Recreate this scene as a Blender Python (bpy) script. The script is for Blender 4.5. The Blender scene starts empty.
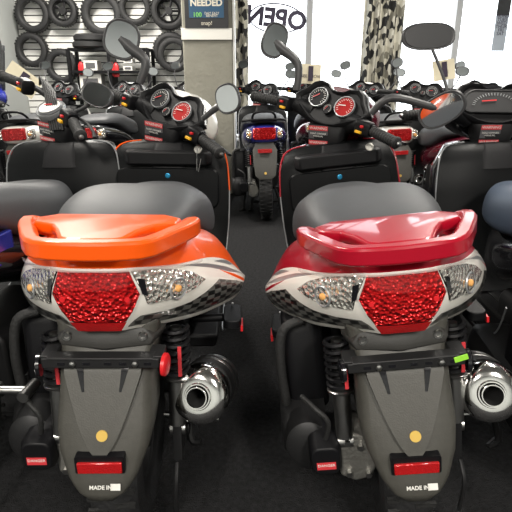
import bpy, bmesh, math, random
from mathutils import Vector, Matrix
R = math.radians
C = bpy.context.scene.collection
sc = bpy.context.scene
random.seed(4)

# ------------------------------------------------------------------ camera, world, light, exposure
cam = bpy.data.objects.new('camera', bpy.data.cameras.new('camera'))
C.objects.link(cam); sc.camera = cam
cam.location = (0, 0, 1.116); cam.rotation_euler = (R(90 - 19.4), 0, 0)
cam.data.sensor_width = 36; cam.data.lens = 500 / 512 * 36; cam.data.clip_start = 0.02
sc.view_settings.view_transform = 'Standard'; sc.view_settings.look = 'None'
sc.view_settings.gamma = 1; sc.view_settings.exposure = 0.42
w = bpy.data.worlds.new('world'); sc.world = w; w.use_nodes = True
w.node_tree.nodes['Background'].inputs[0].default_value = (0.93, 0.97, 1.0, 1)
w.node_tree.nodes['Background'].inputs[1].default_value = 3.2

def area(name, loc, rot, sx, sy, power, col=(1, .95, .87)):
    d = bpy.data.lights.new(name, 'AREA'); d.shape = 'RECTANGLE'; d.size = sx; d.size_y = sy
    d.energy = power; d.color = col
    o = bpy.data.objects.new(name, d); o.location = loc; o.rotation_euler = rot; C.objects.link(o)
    return o
LAMPS = [(-1.0, -1.7, 95), (1.0, -1.7, 95), (-1.3, 2.0, 34), (1.3, 2.0, 34), (-1.7, 4.6, 85), (1.6, 4.6, 40)]  # first pair added behind the camera to light the tails from the front
for lx, ly, lp in LAMPS:
    area('ceiling_lamp_light', (lx, ly, 2.70), (0, 0, 0), 0.25, 1.15, lp)

# ------------------------------------------------------------------ materials
_m = {}
def mat(name, col, rough=.5, metal=0, coat=0, bump=0, bscale=40, spec=.5, emis=0, noise=0, alpha=1, btype='noise'):
    if name in _m: return _m[name]
    m = bpy.data.materials.new(name); m.use_nodes = True; _m[name] = m
    nt = m.node_tree; b = nt.nodes['Principled BSDF']
    b.inputs['Base Color'].default_value = (*col, 1); b.inputs['Roughness'].default_value = rough
    b.inputs['Metallic'].default_value = metal; b.inputs['Coat Weight'].default_value = coat
    b.inputs['Coat Roughness'].default_value = .06; b.inputs['Specular IOR Level'].default_value = spec
    b.inputs['Alpha'].default_value = alpha
    if emis:
        b.inputs['Emission Color'].default_value = (*col, 1); b.inputs['Emission Strength'].default_value = emis
    tc = nt.nodes.new('ShaderNodeTexCoord')
    if noise:
        n = nt.nodes.new('ShaderNodeTexNoise'); n.inputs['Scale'].default_value = bscale * .3; n.inputs['Detail'].default_value = 5
        mx = nt.nodes.new('ShaderNodeMix'); mx.data_type = 'RGBA'; mx.blend_type = 'MULTIPLY'
        cr = nt.nodes.new('ShaderNodeMapRange'); cr.inputs[1].default_value = .3; cr.inputs[2].default_value = .7
        cr.inputs[3].default_value = 1 - noise; cr.inputs[4].default_value = 1 + noise
        nt.links.new(tc.outputs['Object'], n.inputs['Vector']); nt.links.new(n.outputs['Fac'], cr.inputs[0])
        mx.inputs[0].default_value = 1; mx.inputs[6].default_value = (*col, 1)
        nt.links.new(cr.outputs[0], mx.inputs[7]); nt.links.new(mx.outputs[2], b.inputs['Base Color'])
    if bump:
        bp = nt.nodes.new('ShaderNodeBump'); bp.inputs['Strength'].default_value = bump; bp.inputs['Distance'].default_value = .01
        if btype == 'noise':
            n = nt.nodes.new('ShaderNodeTexNoise'); n.inputs['Detail'].default_value = 3; out = n.outputs['Fac']
        else:
            n = nt.nodes.new('ShaderNodeTexVoronoi'); out = n.outputs['Distance']
        n.inputs['Scale'].default_value = bscale
        nt.links.new(tc.outputs['Object'], n.inputs['Vector']); nt.links.new(out, bp.inputs['Height'])
        nt.links.new(bp.outputs[0], b.inputs['Normal'])
    return m

M = {
 'black': mat('black_plastic', (.006, .006, .007), .45, spec=.2, bump=.05, bscale=300),
 'dash': mat('dash_plastic', (.010, .010, .011), .5, bump=.05, bscale=400, spec=.2),
 'pipe_dark': mat('dark_pipe', (.03, .03, .03), .7),  # plain dark matte tone for the pipe bore
 'gloss': mat('gloss_black', (.008, .008, .01), .15, coat=.6),
 'shield': mat('shield_plastic', (.005, .0055, .006), .42, bump=.08, bscale=350, spec=.15),
 'fender': mat('grey_fender_plastic', (.055, .053, .046), .48, bump=.08, bscale=300, noise=.08),
 'fender_dark': mat('dark_fender_plastic', (.03, .029, .027), .5, bump=.08, bscale=300),
 'seat': mat('seat_vinyl', (.062, .065, .07), .5, bump=.12, bscale=500, spec=.3),
 'seat_side': mat('seat_side_vinyl', (.035, .036, .038), .5, bump=.12, bscale=500),
 'seat_blue': mat('blue_grey_seat_vinyl', (.055, .075, .11), .5, bump=.12, bscale=500),
 'rubber': mat('rubber', (.012, .012, .012), .65, bump=.3, bscale=150),
 'tire': mat('tire_rubber', (.015, .015, .016), .6, bump=.3, bscale=90),
 'orange': mat('orange_paint', (.84, .095, .003), .35, coat=.5, spec=.3),
 'red': mat('red_paint', (.36, .004, .018), .3, coat=.6, spec=.3),
 'white': mat('white_paint', (.84, .82, .76), .3, coat=.8),
 'offwhite': mat('soft_white_plastic', (.6, .6, .57), .4),
 'silver': mat('silver_paint', (.32, .33, .34), .35, metal=.5, coat=.4),
 'blue': mat('blue_paint', (.02, .03, .26), .22, coat=1),
 'burgundy': mat('burgundy_paint', (.09, .004, .015), .25, coat=1),
 'chrome': mat('chrome', (.9, .89, .87), .12, metal=1),
 'steel': mat('steel', (.45, .45, .44), .3, metal=1, bump=.05),
 'alloy': mat('cast_alloy', (.4, .39, .36), .45, metal=.8, bump=.3, bscale=120),
 'darkmetal': mat('dark_metal', (.02, .02, .021), .5, metal=.4),
 'lens': mat('red_lens', (.62, .006, .008), .15, metal=.5, coat=.8, bump=1.0, bscale=125, btype='voronoi'),
 'lens_flat': mat('red_reflector', (.5, .01, .012), .15, metal=.2, coat=1, bump=.25, bscale=350, btype='voronoi'),
 'clear': mat('clear_signal_lens', (.8, .78, .72), .15, metal=.75, coat=1, bump=.8, bscale=90, btype='voronoi'),
 'amber': mat('amber_bulb', (.75, .38, .12), .2, coat=.8),
 'yellow': mat('yellow_plastic', (.85, .45, .02), .4),
 'redplastic': mat('red_plastic', (.6, .015, .02), .35),
 'gold': mat('gold_sticker', (.75, .5, .12), .35, metal=.4),
 'green': mat('green_sticker', (.3, .7, .05), .5),
 'mirror': mat('mirror_glass', (.62, .64, .66), .04, metal=1),
 'mirror_back': mat('mirror_housing_plastic', (.05, .05, .052), .4),
 'dial': mat('dark_dial', (.02, .02, .022), .6, spec=.15),
 'reddial': mat('red_dial', (.34, .010, .010), .6, spec=.15),
 'sticker_red': mat('red_warning_sticker', (.6, .04, .05), .5),
 'sticker_grey': mat('grey_sticker', (.09, .09, .095), .5),
 'paper': mat('paper', (.75, .74, .7), .8),
 'card': mat('beige_card', (.68, .62, .46), .85, noise=.1),
 'bluelock': mat('blue_lock_ring', (.02, .25, .45), .3, metal=.5),
 'ink': mat('dark_ink', (.03, .02, .04), .7),
 'wall': mat('wall_paint', (.42, .44, .43), .8, bump=.1, bscale=60),
 'slat': mat('slatwall_melamine', (.8, .8, .77), .45),
 'stone': mat('textured_pillar_render', (.27, .26, .215), .85, bump=.5, bscale=28, noise=.06),
 'ceil': mat('ceiling_tile', (.35, .35, .34), .9, bump=.3, bscale=90),
 'carpet': mat('charcoal_carpet', (.022, .022, .023), .95, bump=.8, bscale=220, noise=.35, spec=.15),
 'frame': mat('window_frame_paint', (.5, .51, .52), .4),
 'poster_black': mat('poster_black', (.015, .015, .018), .4),
 'poster_blue': mat('poster_blue', (.02, .08, .16), .5),
 'poster_green': mat('poster_green', (.2, .6, .12), .5),
 'cream': mat('cream_lettering', (.75, .7, .58), .5),
 'pavement': mat('pavement', (.45, .45, .44), .9, noise=.1, bscale=10),
 'lampglow': mat('lamp_diffuser', (1, .96, .9), .5, emis=4),
 'sign': mat('sign_lettering', (.06, .05, .09), .5),
 'weathered': mat('hours_sheet', (.5, .55, .62), .7),
 'cardboard': mat('cardboard', (.42, .27, .12), .8),
}
def checker_mat():
    m = bpy.data.materials.new('checkered_graphic'); m.use_nodes = True; nt = m.node_tree; b = nt.nodes['Principled BSDF']
    uv = nt.nodes.new('ShaderNodeUVMap'); uv.uv_map = 'UVMap'
    ck = nt.nodes.new('ShaderNodeTexChecker'); ck.inputs['Scale'].default_value = 1.0
    ck.inputs['Color1'].default_value = (.010, .010, .010, 1); ck.inputs['Color2'].default_value = (.13, .13, .12, 1)
    nt.links.new(uv.outputs[0], ck.inputs['Vector']); nt.links.new(ck.outputs['Color'], b.inputs['Base Color'])
    b.inputs['Roughness'].default_value = .3; b.inputs['Coat Weight'].default_value = .7
    return m
M['checker'] = checker_mat()
def leaf_mat():
    m = bpy.data.materials.new('leaf_print_cloth'); m.use_nodes = True; nt = m.node_tree; b = nt.nodes['Principled BSDF']
    tc = nt.nodes.new('ShaderNodeTexCoord'); mp = nt.nodes.new('ShaderNodeMapping'); mp.inputs['Scale'].default_value = (16, 16, 13)
    mp.inputs['Rotation'].default_value = (0, .5, 0)
    v = nt.nodes.new('ShaderNodeTexVoronoi'); v.inputs['Scale'].default_value = 1.0
    cr = nt.nodes.new('ShaderNodeValToRGB'); e = cr.color_ramp.elements; cr.color_ramp.interpolation = 'CONSTANT'
    e[0].position = 0; e[0].color = (.02, .02, .02, 1); e[1].position = .36; e[1].color = (.6, .58, .5, 1)
    x = e.new(.62); x.color = (.22, .21, .17, 1); x = e.new(.8); x.color = (.5, .48, .4, 1)
    sep = nt.nodes.new('ShaderNodeSeparateColor')
    nt.links.new(tc.outputs['Object'], mp.inputs[0]); nt.links.new(mp.outputs[0], v.inputs['Vector'])
    nt.links.new(v.outputs['Color'], sep.inputs[0]); nt.links.new(sep.outputs[0], cr.inputs[0])
    nt.links.new(cr.outputs[0], b.inputs['Base Color']); b.inputs['Roughness'].default_value = .9
    return m
M['leaf'] = leaf_mat()
def glass_mat():
    m = bpy.data.materials.new('window_glass'); m.use_nodes = True; nt = m.node_tree
    nt.nodes.remove(nt.nodes['Principled BSDF'])
    t = nt.nodes.new('ShaderNodeBsdfTransparent'); g = nt.nodes.new('ShaderNodeBsdfGlossy'); g.inputs['Roughness'].default_value = .02
    mx = nt.nodes.new('ShaderNodeMixShader'); mx.inputs[0].default_value = .06
    nt.links.new(t.outputs[0], mx.inputs[1]); nt.links.new(g.outputs[0], mx.inputs[2])
    nt.links.new(mx.outputs[0], nt.nodes['Material Output'].inputs[0])
    return m
M['glass'] = glass_mat()
def smoke_mat(name, col, fac):
    m = bpy.data.materials.new(name); m.use_nodes = True; nt = m.node_tree
    b = nt.nodes['Principled BSDF']; b.inputs['Base Color'].default_value = (*col, 1); b.inputs['Roughness'].default_value = .08
    t = nt.nodes.new('ShaderNodeBsdfTransparent'); mx = nt.nodes.new('ShaderNodeMixShader'); mx.inputs[0].default_value = fac
    nt.links.new(t.outputs[0], mx.inputs[1]); nt.links.new(b.outputs[0], mx.inputs[2])
    nt.links.new(mx.outputs[0], nt.nodes['Material Output'].inputs[0])
    return m
M['lip'] = smoke_mat('clear_lens_lip', (.8, .7, .66), .35)
M['smoke'] = smoke_mat('smoked_screen', (.02, .02, .025), .8)

# ------------------------------------------------------------------ mesh helpers
def frame(d, up=(0, 0, 1)):
    d = Vector(d).normalized(); up = Vector(up)
    if abs(d.dot(up)) > .97: up = Vector((0, 1, 0))
    a = d.cross(up).normalized(); b = a.cross(d).normalized()
    return a, b
def cat(pts, n):
    """smooth curve through pts, n samples per span"""
    P = [Vector(p) for p in pts]; out = []
    for i in range(len(P) - 1):
        p0 = P[max(i - 1, 0)]; p1 = P[i]; p2 = P[i + 1]; p3 = P[min(i + 2, len(P) - 1)]
        for k in range(n):
            t = k / n
            out.append(.5 * (2 * p1 + (p2 - p0) * t + (2 * p0 - 5 * p1 + 4 * p2 - p3) * t * t + (3 * p1 - p0 - 3 * p2 + p3) * t ** 3))
    out.append(P[-1]); return out
def catat(P, s):
    i = min(int(s), len(P) - 2); t = s - i
    p0 = P[max(i - 1, 0)]; p1 = P[i]; p2 = P[i + 1]; p3 = P[min(i + 2, len(P) - 1)]
    return .5 * (2 * p1 + (p2 - p0) * t + (2 * p0 - 5 * p1 + 4 * p2 - p3) * t * t + (3 * p1 - p0 - 3 * p2 + p3) * t ** 3)

class MB:
    def __init__(s, T=None):
        s.v = []; s.f = []; s.mi = []; s.uv = {}; s.T = T or Matrix.Identity(4)
    def add(s, vs, fs, mi=0, T=None):
        n = len(s.v); X = s.T @ T if T is not None else s.T
        s.v += [X @ Vector(p) for p in vs]
        for f in fs: s.f.append([n + i for i in f]); s.mi.append(mi)
        return s
    def box(s, c, d, rz=0, mi=0, T=None, rx=0, ry=0):
        h = [x / 2 for x in d]
        X = Matrix.Translation(c) @ Matrix.Rotation(rz, 4, 'Z') @ Matrix.Rotation(ry, 4, 'Y') @ Matrix.Rotation(rx, 4, 'X')
        if T is not None: X = T @ X
        vs = [(a * h[0], b * h[1], g * h[2]) for a in (-1, 1) for b in (-1, 1) for g in (-1, 1)]
        return s.add(vs, [(0, 1, 3, 2), (4, 6, 7, 5), (0, 4, 5, 1), (2, 3, 7, 6), (0, 2, 6, 4), (1, 5, 7, 3)], mi, X)
    def rings(s, rings, mi=0, closed=True, caps=True, T=None):
        n = len(rings[0]); vs = [p for r in rings for p in r]; fs = []
        for i in range(len(rings) - 1):
            for j in range(n if closed else n - 1):
                k = (j + 1) % n
                fs.append((i * n + j, i * n + k, (i + 1) * n + k, (i + 1) * n + j))
        if caps and closed:
            fs.append(tuple(range(n))[::-1]); fs.append(tuple(len(vs) - n + i for i in range(n)))
        return s.add(vs, fs, mi, T)
    def tube(s, pts, r, seg=10, n=1, mi=0, caps=True, flat=1, T=None):
        P = cat(pts, n) if n > 1 else [Vector(p) for p in pts]
        rr = r if isinstance(r, (list, tuple)) else [r] * len(pts)
        if n > 1:
            q = []
            for i in range(len(rr) - 1): q += [rr[i] + (rr[i + 1] - rr[i]) * k / n for k in range(n)]
            rr = q + [rr[-1]]
        rg = []; a = None
        for i, p in enumerate(P):
            d = (P[min(i + 1, len(P) - 1)] - P[max(i - 1, 0)]).normalized()
            if a is None: a, b = frame(d)
            else:
                a = (a - d * a.dot(d)).normalized(); b = a.cross(d).normalized()
            rg.append([p + a * math.cos(t) * rr[i] + b * math.sin(t) * rr[i] * flat for t in [2 * math.pi * k / seg for k in range(seg)]])
        return s.rings(rg, mi, True, caps, T)
    def cyl(s, a, b, r, seg=20, mi=0, r2=None):
        return s.tube([a, b], [r, r if r2 is None else r2], seg, mi=mi)
    def lathe(s, c, axis, prof, seg=28, mi=0, up=(0, 0, 1), ex=1, caps=True):
        """prof: (radius, distance along axis)"""
        a, b = frame(axis, up); ax = Vector(axis).normalized(); c = Vector(c)
        rg = [[c + ax * h + a * math.cos(t) * r * ex + b * math.sin(t) * r for t in [2 * math.pi * k / seg for k in range(seg)]] for r, h in prof]
        return s.rings(rg, mi, True, caps and prof[0][0] > 0 and prof[-1][0] > 0 and prof[0] != prof[-1])
    def prism(s, poly, T, th, mi=0, inset=0):
        """poly in local xy, extruded along +z of T by th"""
        n = len(poly); cx = sum(p[0] for p in poly) / n; cy = sum(p[1] for p in poly) / n
        def ring(z, k): return [(cx + (p[0] - cx) * k, cy + (p[1] - cy) * k, z) for p in poly]
        rg = [ring(0, 1), ring(th, 1)] if not inset else [ring(0, 1), ring(th * .7, 1), ring(th, 1 - inset)]
        return s.rings(rg, mi, True, True, T)
    def sweep(s, path, sec, up=(0, 0, 1), mi=0, n=4):
        P = cat(path, n); rg = []
        for i, p in enumerate(P):
            d = P[min(i + 1, len(P) - 1)] - P[max(i - 1, 0)]; a, b = frame(d, up)
            rg.append([p + a * u + b * w_ for u, w_ in sec])
        return s.rings(rg, mi)
    def grid(s, rows, mi=0, T=None):
        return s.rings(rows, mi, False, False, T)
    def ell(s, c, r, T=None, seg=18, rg=10, mi=0):
        rows = []
        for i in range(rg + 1):
            a = math.pi * i / rg
            rows.append([(c[0] + r[0] * max(math.sin(a), .001) * math.cos(2 * math.pi * j / seg), c[1] + r[1] * max(math.sin(a), .001) * math.sin(2 * math.pi * j / seg), c[2] + r[2] * math.cos(a)) for j in range(seg)])
        return s.rings(rows, mi, True, True, T)
    def build(s, name, mats, parent=None, bevel=0, sub=0, angle=38, solid=0, loc=None, rot=None):
        me = bpy.data.meshes.new(name)
        bm = bmesh.new(); vs = [bm.verts.new(p) for p in s.v]
        for f, mi in zip(s.f, s.mi):
            try: q = bm.faces.new([vs[i] for i in f]); q.material_index = mi
            except ValueError: pass
        if not s.uv: bmesh.ops.recalc_face_normals(bm, faces=bm.faces)
        bm.to_mesh(me); bm.free()
        for m in (mats if isinstance(mats, (list, tuple)) else [mats]): me.materials.append(M[m] if isinstance(m, str) else m)
        for p in me.polygons: p.use_smooth = True
        if not sub: me.set_sharp_from_angle(angle=R(angle))
        o = bpy.data.objects.new(name, me); C.objects.link(o)
        if parent is not None: o.parent = parent
        if loc: o.location = loc
        if rot: o.rotation_euler = rot
        if solid:
            d = o.modifiers.new('solid', 'SOLIDIFY'); d.thickness = solid; d.offset = -1
        if bevel:
            d = o.modifiers.new('bevel', 'BEVEL'); d.width = bevel; d.segments = 2; d.limit_method = 'ANGLE'; d.angle_limit = R(35)
        if sub:
            d = o.modifiers.new('sub', 'SUBSURF'); d.levels = sub; d.render_levels = sub
        return o

def empty(name, loc, rot=(0, 0, 0), label=None, cat_=None, group=None):
    o = bpy.data.objects.new(name, None); C.objects.link(o); o.location = loc; o.rotation_euler = rot
    o.empty_display_size = .1
    return tag(o, label, cat_, group)
def tag(o, label=None, cat_=None, group=None, kind=None):
    if label: o['label'] = label
    if cat_: o['category'] = cat_
    if group: o['group'] = group
    if kind: o['kind'] = kind
    return o
def text(name, body, size, T, m, parent=None, ext=.001, align='CENTER', bold=0, space=1.0):
    cu = bpy.data.curves.new(name, 'FONT'); cu.body = body; cu.size = size; cu.extrude = ext; cu.align_x = align; cu.align_y = 'CENTER'
    cu.offset = bold; cu.space_line = space; cu.resolution_u = 3
    t = bpy.data.objects.new('tmp', cu); C.objects.link(t)
    dg = bpy.context.evaluated_depsgraph_get(); me = bpy.data.meshes.new_from_object(t.evaluated_get(dg))
    bpy.data.objects.remove(t); bpy.data.curves.remove(cu)
    me.transform(T); me.materials.clear(); me.materials.append(M[m])
    o = bpy.data.objects.new(name, me); C.objects.link(o); o.parent = parent
    return o
def axes(o, x, y):
    """matrix whose local x, y axes are given; z = x cross y"""
    x = Vector(x).normalized(); z = x.cross(Vector(y)).normalized(); y = z.cross(x)
    T = Matrix.Identity(4)
    for i, a in enumerate((x, y, z)): T[0][i], T[1][i], T[2][i] = a
    T.translation = o; return T
def rrect(w_, h, r, n=4, cx=0, cy=0):
    out = []
    for (sx, sy, a0) in ((1, 1, 0), (-1, 1, 90), (-1, -1, 180), (1, -1, 270)):
        for k in range(n + 1):
            a = R(a0 + 90 * k / n); out.append((cx + sx * (w_ / 2 - r) + r * math.cos(a), cy + sy * (h / 2 - r) + r * math.sin(a)))
    return out

# ------------------------------------------------------------------ the room
YW = 6.3
def struct(o): o['kind'] = 'structure'; return o
struct(MB().box((.4, 1.3, -.05), (6.6, 10.4, .1)).build('floor', 'carpet'))
struct(MB().box((.4, 1.3, 2.8), (6.6, 10.4, .1)).build('ceiling', 'ceil'))
struct(MB().box((-2.8, 1.3, 1.375), (.1, 10.2, 2.75)).build('wall_left', 'wall'))
struct(MB().box((3.6, 1.3, 1.375), (.1, 10.2, 2.75)).build('wall_right', 'wall'))
struct(MB().box((.4, -3.85, 1.375), (6.4, .1, 2.75)).build('wall_front', 'wall'))
struct(MB().box((-1.7, 6.4, 1.375), (2.2, .12, 2.75)).build('wall_back', 'wall'))
b = MB(); b.box((1.47, 6.4, .2), (4.15, .12, .4)); b.box((1.47, 6.4, 2.68), (4.15, .12, .14)); struct(b.build('wall_window_side', 'wall'))
# slatwall covering
b = MB(); z = .02; p = .072
while z < 2.7:
    b.box((-1.72, 6.325, z + .029), (2.05, .02, .060)); z += p
b.box((-1.72, 6.336, 1.36), (2.05, .006, 2.7), mi=1)  # dark sheet behind the slats puts the groove shade into the colour
struct(b.build('wall_slat_panelling', ['slat', 'darkmetal'], bevel=.002))
# window
win = MB()
for x in (-.58, .62, 2.34, 3.5): win.box((x, 6.4, 1.5), (.07, .1, 2.22))
win.box((1.47, 6.4, .43), (4.1, .1, .07)); win.box((1.47, 6.4, 2.58), (4.1, .1, .07))
win = struct(win.build('window_1', 'frame', bevel=.004))
g = MB().box((1.47, 6.42, 1.5), (4.05, .006, 2.1)).build('window_glass', 'glass', win)
struct(MB().box((1.47, 6.31, .42), (4.1, .10, .03)).build('trim_sill', 'frame', bevel=.004))
struct(MB().box((.4, 12, -.12), (30, 11.2, .04)).build('ground_outside', 'pavement'))
# pillar
struct(MB().box((-.455, 5.35, 1.375), (.47, .5, 2.75)).build('wall_pillar', 'stone', bevel=.01))
struct(MB().box((-.46, 5.09, 1.52), (.475, .02, .10)).build('trim_1', 'white', bevel=.003))
struct(MB().box((-.208, 5.2, 1.375), (.018, .22, 2.74)).build('trim_2', 'offwhite', bevel=.003))
# lamps
for i, (lx, ly, lp) in enumerate(LAMPS):
    r = empty('ceiling_light', (lx, ly, 2.75), label='recessed white fluorescent troffer in the unseen shop ceiling', cat_='ceiling light', group='ceiling troffers')
    fb = MB()
    for s in (-1, 1): fb.box((s * .16, 0, -.012), (.03, 1.3, .025)); fb.box((0, s * .635, -.012), (.35, .03, .025))
    fb.build('lamp_frame', 'offwhite', r)
    MB().box((0, 0, -.004), (.3, 1.24, .006)).build('diffuser', 'lampglow', r)

# wall poster
ps = empty('wall_poster', (-.455, 5.095, 1.98), label='black and blue credit advertising poster fixed to the stone pillar', cat_='poster')
MB().box((0, -.012, 0), (.40, .02, .46)).build('poster_board', 'poster_black', ps)
MB().box((0, -.024, .02), (.32, .004, .33)).build('blue_panel', 'poster_blue', ps)
Tp = lambda x, z: axes((x, -.027, z), (1, 0, 0), (0, 0, 1))
text('lettering', 'NO\nCREDIT\nNEEDED', .078, Tp(0, .035), 'cream', ps, bold=.003, space=.72)
text('number_lettering', '100', .055, Tp(-.085, -.12), 'poster_green', ps, bold=.001)
text('small_lettering', 'DAY EASY\nBENEFIT', .03, Tp(.05, -.118), 'cream', ps, space=.7)
text('logo', 'snap!', .05, Tp(0, -.19), 'cream', ps)
ps.location.z = 1.80

# window sign OPEN seen from behind
sg = empty('open_sign', (.24, 6.395, 2.0), label='oval OPEN sign on the window glass, read from behind', cat_='sign')
b = MB(); rr = []
for k in range(40):
    a = 2 * math.pi * k / 40; rr.append((.315 * math.cos(a), 0, .155 * math.sin(a)))
rr.append(rr[0]); b.tube(rr, .008, 6); b.build('oval_outline', 'sign', sg)
text('lettering', 'OPEN', .27, axes((0, 0, -.005), (-1, 0, .04), (0, 0, 1)), 'sign', sg, bold=.011)
sg.location.x = .235; sg.location.z = 1.79; sg.rotation_euler = (0, R(4), 0)
hs = empty('hours_sheet', (2.86, 6.39, 1.75), label='tall printed opening hours sheet taped to the window', cat_='notice')
MB().box((0, .004, .0), (.15, .004, .62)).build('sheet', 'weathered', hs)
MB().box((0, .0, .19), (.15, .004, .24)).build('dark_header', 'mirror_back', hs)
text('lettering', 'MOND\nTUES\nWED\nTHUR\nFRI\nSAT', .05, axes((0, -.002, -.03), (1, 0, 0), (0, 0, 1)), 'sign', hs, space=.75)

# curtains
def curtain(x0, x1, y, z0, z1, label, ph=0):
    b = MB(); rows = []
    n = 60
    for zz in [z0 + (z1 - z0) * k / 10 for k in range(11)]:
        rows.append([(x0 + (x1 - x0) * i / n, y + .035 * math.sin(i / n * 2 * math.pi * max(2, round((x1 - x0) / .09)) + ph + .4 * math.sin(zz * 2)), zz) for i in range(n + 1)])
    b.grid(rows); o = b.build('curtain', 'leaf', solid=.003)
    tag(o, label, 'curtain', 'leaf print curtains'); return o
curtain(-.30, -.09, 6.22, .5, 2.6, 'narrow leaf-print curtain bunched beside the stone pillar')
curtain(1.22, 1.68, 6.22, .5, 2.6, 'wide leaf-print curtain bunched in the middle of the window', 1)

# ------------------------------------------------------------------ tires on the slatwall
def tire(x, z, y, ro, wdt, label, knob=False, tilt=0, rim=False):
    r = empty('tire', (x, y, z), (0, 0, tilt), label, 'tire', 'tires hung on the slatwall')
    ri = ro * .64; h = wdt / 2
    b = MB(); prof = [(ri, -h * .8), (ri * 1.12, -h), ((ri + ro) / 2, -h * 1.05), (ro * .95, -h * .85), (ro, -h * .4), (ro, h * .4), (ro * .95, h * .85), ((ri + ro) / 2, h * 1.05), (ri * 1.12, h), (ri, h * .8), (ri * 1.05, 0), (ri, -h * .8)]
    b.lathe((0, 0, 0), (0, 1, 0), prof, 40)
    b.build('carcass', 'tire', r)
    t = MB(); nk = 34
    for k in range(nk):
        a = 2 * math.pi * k / nk
        for row in ((-h * .55, 0), (h * .55, .5), (0, .25)) if knob else ((-h * .45, 0), (h * .45, .5)):
            aa = a + row[1] * 2 * math.pi / nk
            t.box((math.cos(aa) * (ro + .001), row[0], math.sin(aa) * (ro + .001)), (.012 if knob else .006, h * .6, ro * .1), ry=-aa)
    t.build('tread', 'rubber', r)
    pg = MB().cyl((0, .12, ri * .96), (0, -.02, ri * .96), .006, 8); pg.build('wall_peg', 'steel', r)
    if rim:
        q = MB(); q.lathe((0, 0, 0), (0, 1, 0), [(ri * .98, -.01), (ri * .9, -.02), (ri * .8, 0), (ri * .9, .02), (ri * .98, .01), (ri * .98, -.01)], 32)
        for k in range(5):
            a = 2 * math.pi * k / 5; q.tube([(0, 0, 0), (math.cos(a) * ri * .85, 0, math.sin(a) * ri * .85)], .014, 8)
        q.lathe((0, 0, 0), (0, 1, 0), [(.04, -.03), (.04, .03)], 16); q.build('wheel_rim', 'darkmetal', r)
    return r
tires = [(33, 14, .195, .11, 'thick plain road tire, high beside the left corner', False, 0), (63, 11, .165, .09, 'small tire showing its patterned hub, top row', False, 1),
         (102, 14, .225, .10, 'wide-open knobbly tire in the middle of the top row', True, 0), (135, 8, .18, .09, 'knobbly tire partly hidden at the top behind the scooter mirror', True, 0),
         (169, 11, .20, .10, 'tire stacked over a smaller wheel, right by the stone pillar', False, 1), (32, 50, .185, .10, 'slim tire hanging below the thick road tire', False, 0),
         (62, 66, .185, .09, 'low tire standing against the black shelving', False, 0), (171, 51, .20, .13, 'fat double tire hanging right beside the pillar', False, 0)]
import sys
def inv(u, v, Y):
    a = (u - 256) / 500; c = -(v - 256) / 500; th = R(19.4)
    k = Y / (math.cos(th) + c * math.sin(th)); return a * k, Y, 1.116 + (-math.sin(th) + c * math.cos(th)) * k
for u, v, ro, wd, lab, kn, rm in tires:
    x, _, z = inv(u, v, 6.2); tire(x, z, 6.2, ro, wd, lab, kn, 0, rm)
tire(*[inv(175, 55, 6.13)[k] for k in (0, 2)], 6.06, .185, .07, 'thinner tire hung in front of the fat one by the pillar')

# black shelving with goods
x0, _, zt = inv(72, 50, 6.0); x1 = inv(150, 50, 6.0)[0]
sh = empty('shelving_rack', ((x0 + x1) / 2, 6.0, 0), label='black metal shelving rack standing before the slatwall', cat_='shelving')
wd = x1 - x0; b = MB()
for sx in (-1, 1):
    for sy in (-1, 1): MB().box((sx * wd / 2, sy * .14, zt / 2), (.035, .035, zt)).build('post', 'black', sh)
MB().box((0, 0, zt / 2 + .02), (.035, .26, zt - .05)).build('divider', 'black', sh)
for zz in (.3, .62, .92, 1.2, zt): MB().box((0, 0, zz), (wd, .30, .03)).build('shelf', 'black', sh, bevel=.003)
for k, (dx, dz) in enumerate(((-.24, .075), (-.22, .165))):
    b = MB(); b.lathe((0, 0, 0), (0, 0, 1), [(.11, -.03), (.16, -.04), (.19, -.02), (.19, .02), (.16, .04), (.11, .03), (.11, -.03)], 36)
    o = b.build('tire', 'tire', loc=(sh.location.x + dx * .9, 5.98, zt - .005 + dz * .74)); 
    tag(o, ['lower of two tires lying flat on top of the shelving rack', 'upper of two tires lying flat on the shelving rack'][k], 'tire', 'tires lying on the rack')
def carton(cx, cy, cz, d, m, lab, rz=0):
    r = empty('carton', (cx, cy, cz), (0, 0, rz), lab, 'box', 'goods on the shelving')
    MB().box((0, 0, d[2] / 2), d).build('box_body', m, r, bevel=.003)
    MB().box((0, -d[1] / 2 - .001, d[2] * .55), (d[0] * .7, .002, d[2] * .5)).build('box_print', 'sticker_grey' if m == 'paper' else 'paper', r)
    return r
sx = sh.location.x
for (u, v, w_, h, m, lab) in ((91, 72, .15, .12, 'paper', 'white carton on the middle shelf beside the red bottles'), (92, 95, .24, .22, 'paper', 'big white printed carton low on the rack behind the round mirror'),
                              (128, 56, .10, .05, 'paper', 'flat white pack on the rack, topmost of the small stack'), (128, 63, .10, .05, 'paper', 'flat white pack, middle of the small stack'), (128, 71, .10, .05, 'paper', 'flat white pack, bottom of the small stack')):
    x, _, z = inv(u, v, 5.9); carton(x, 5.98, z, (w_, .16, h), m, lab)
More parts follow.
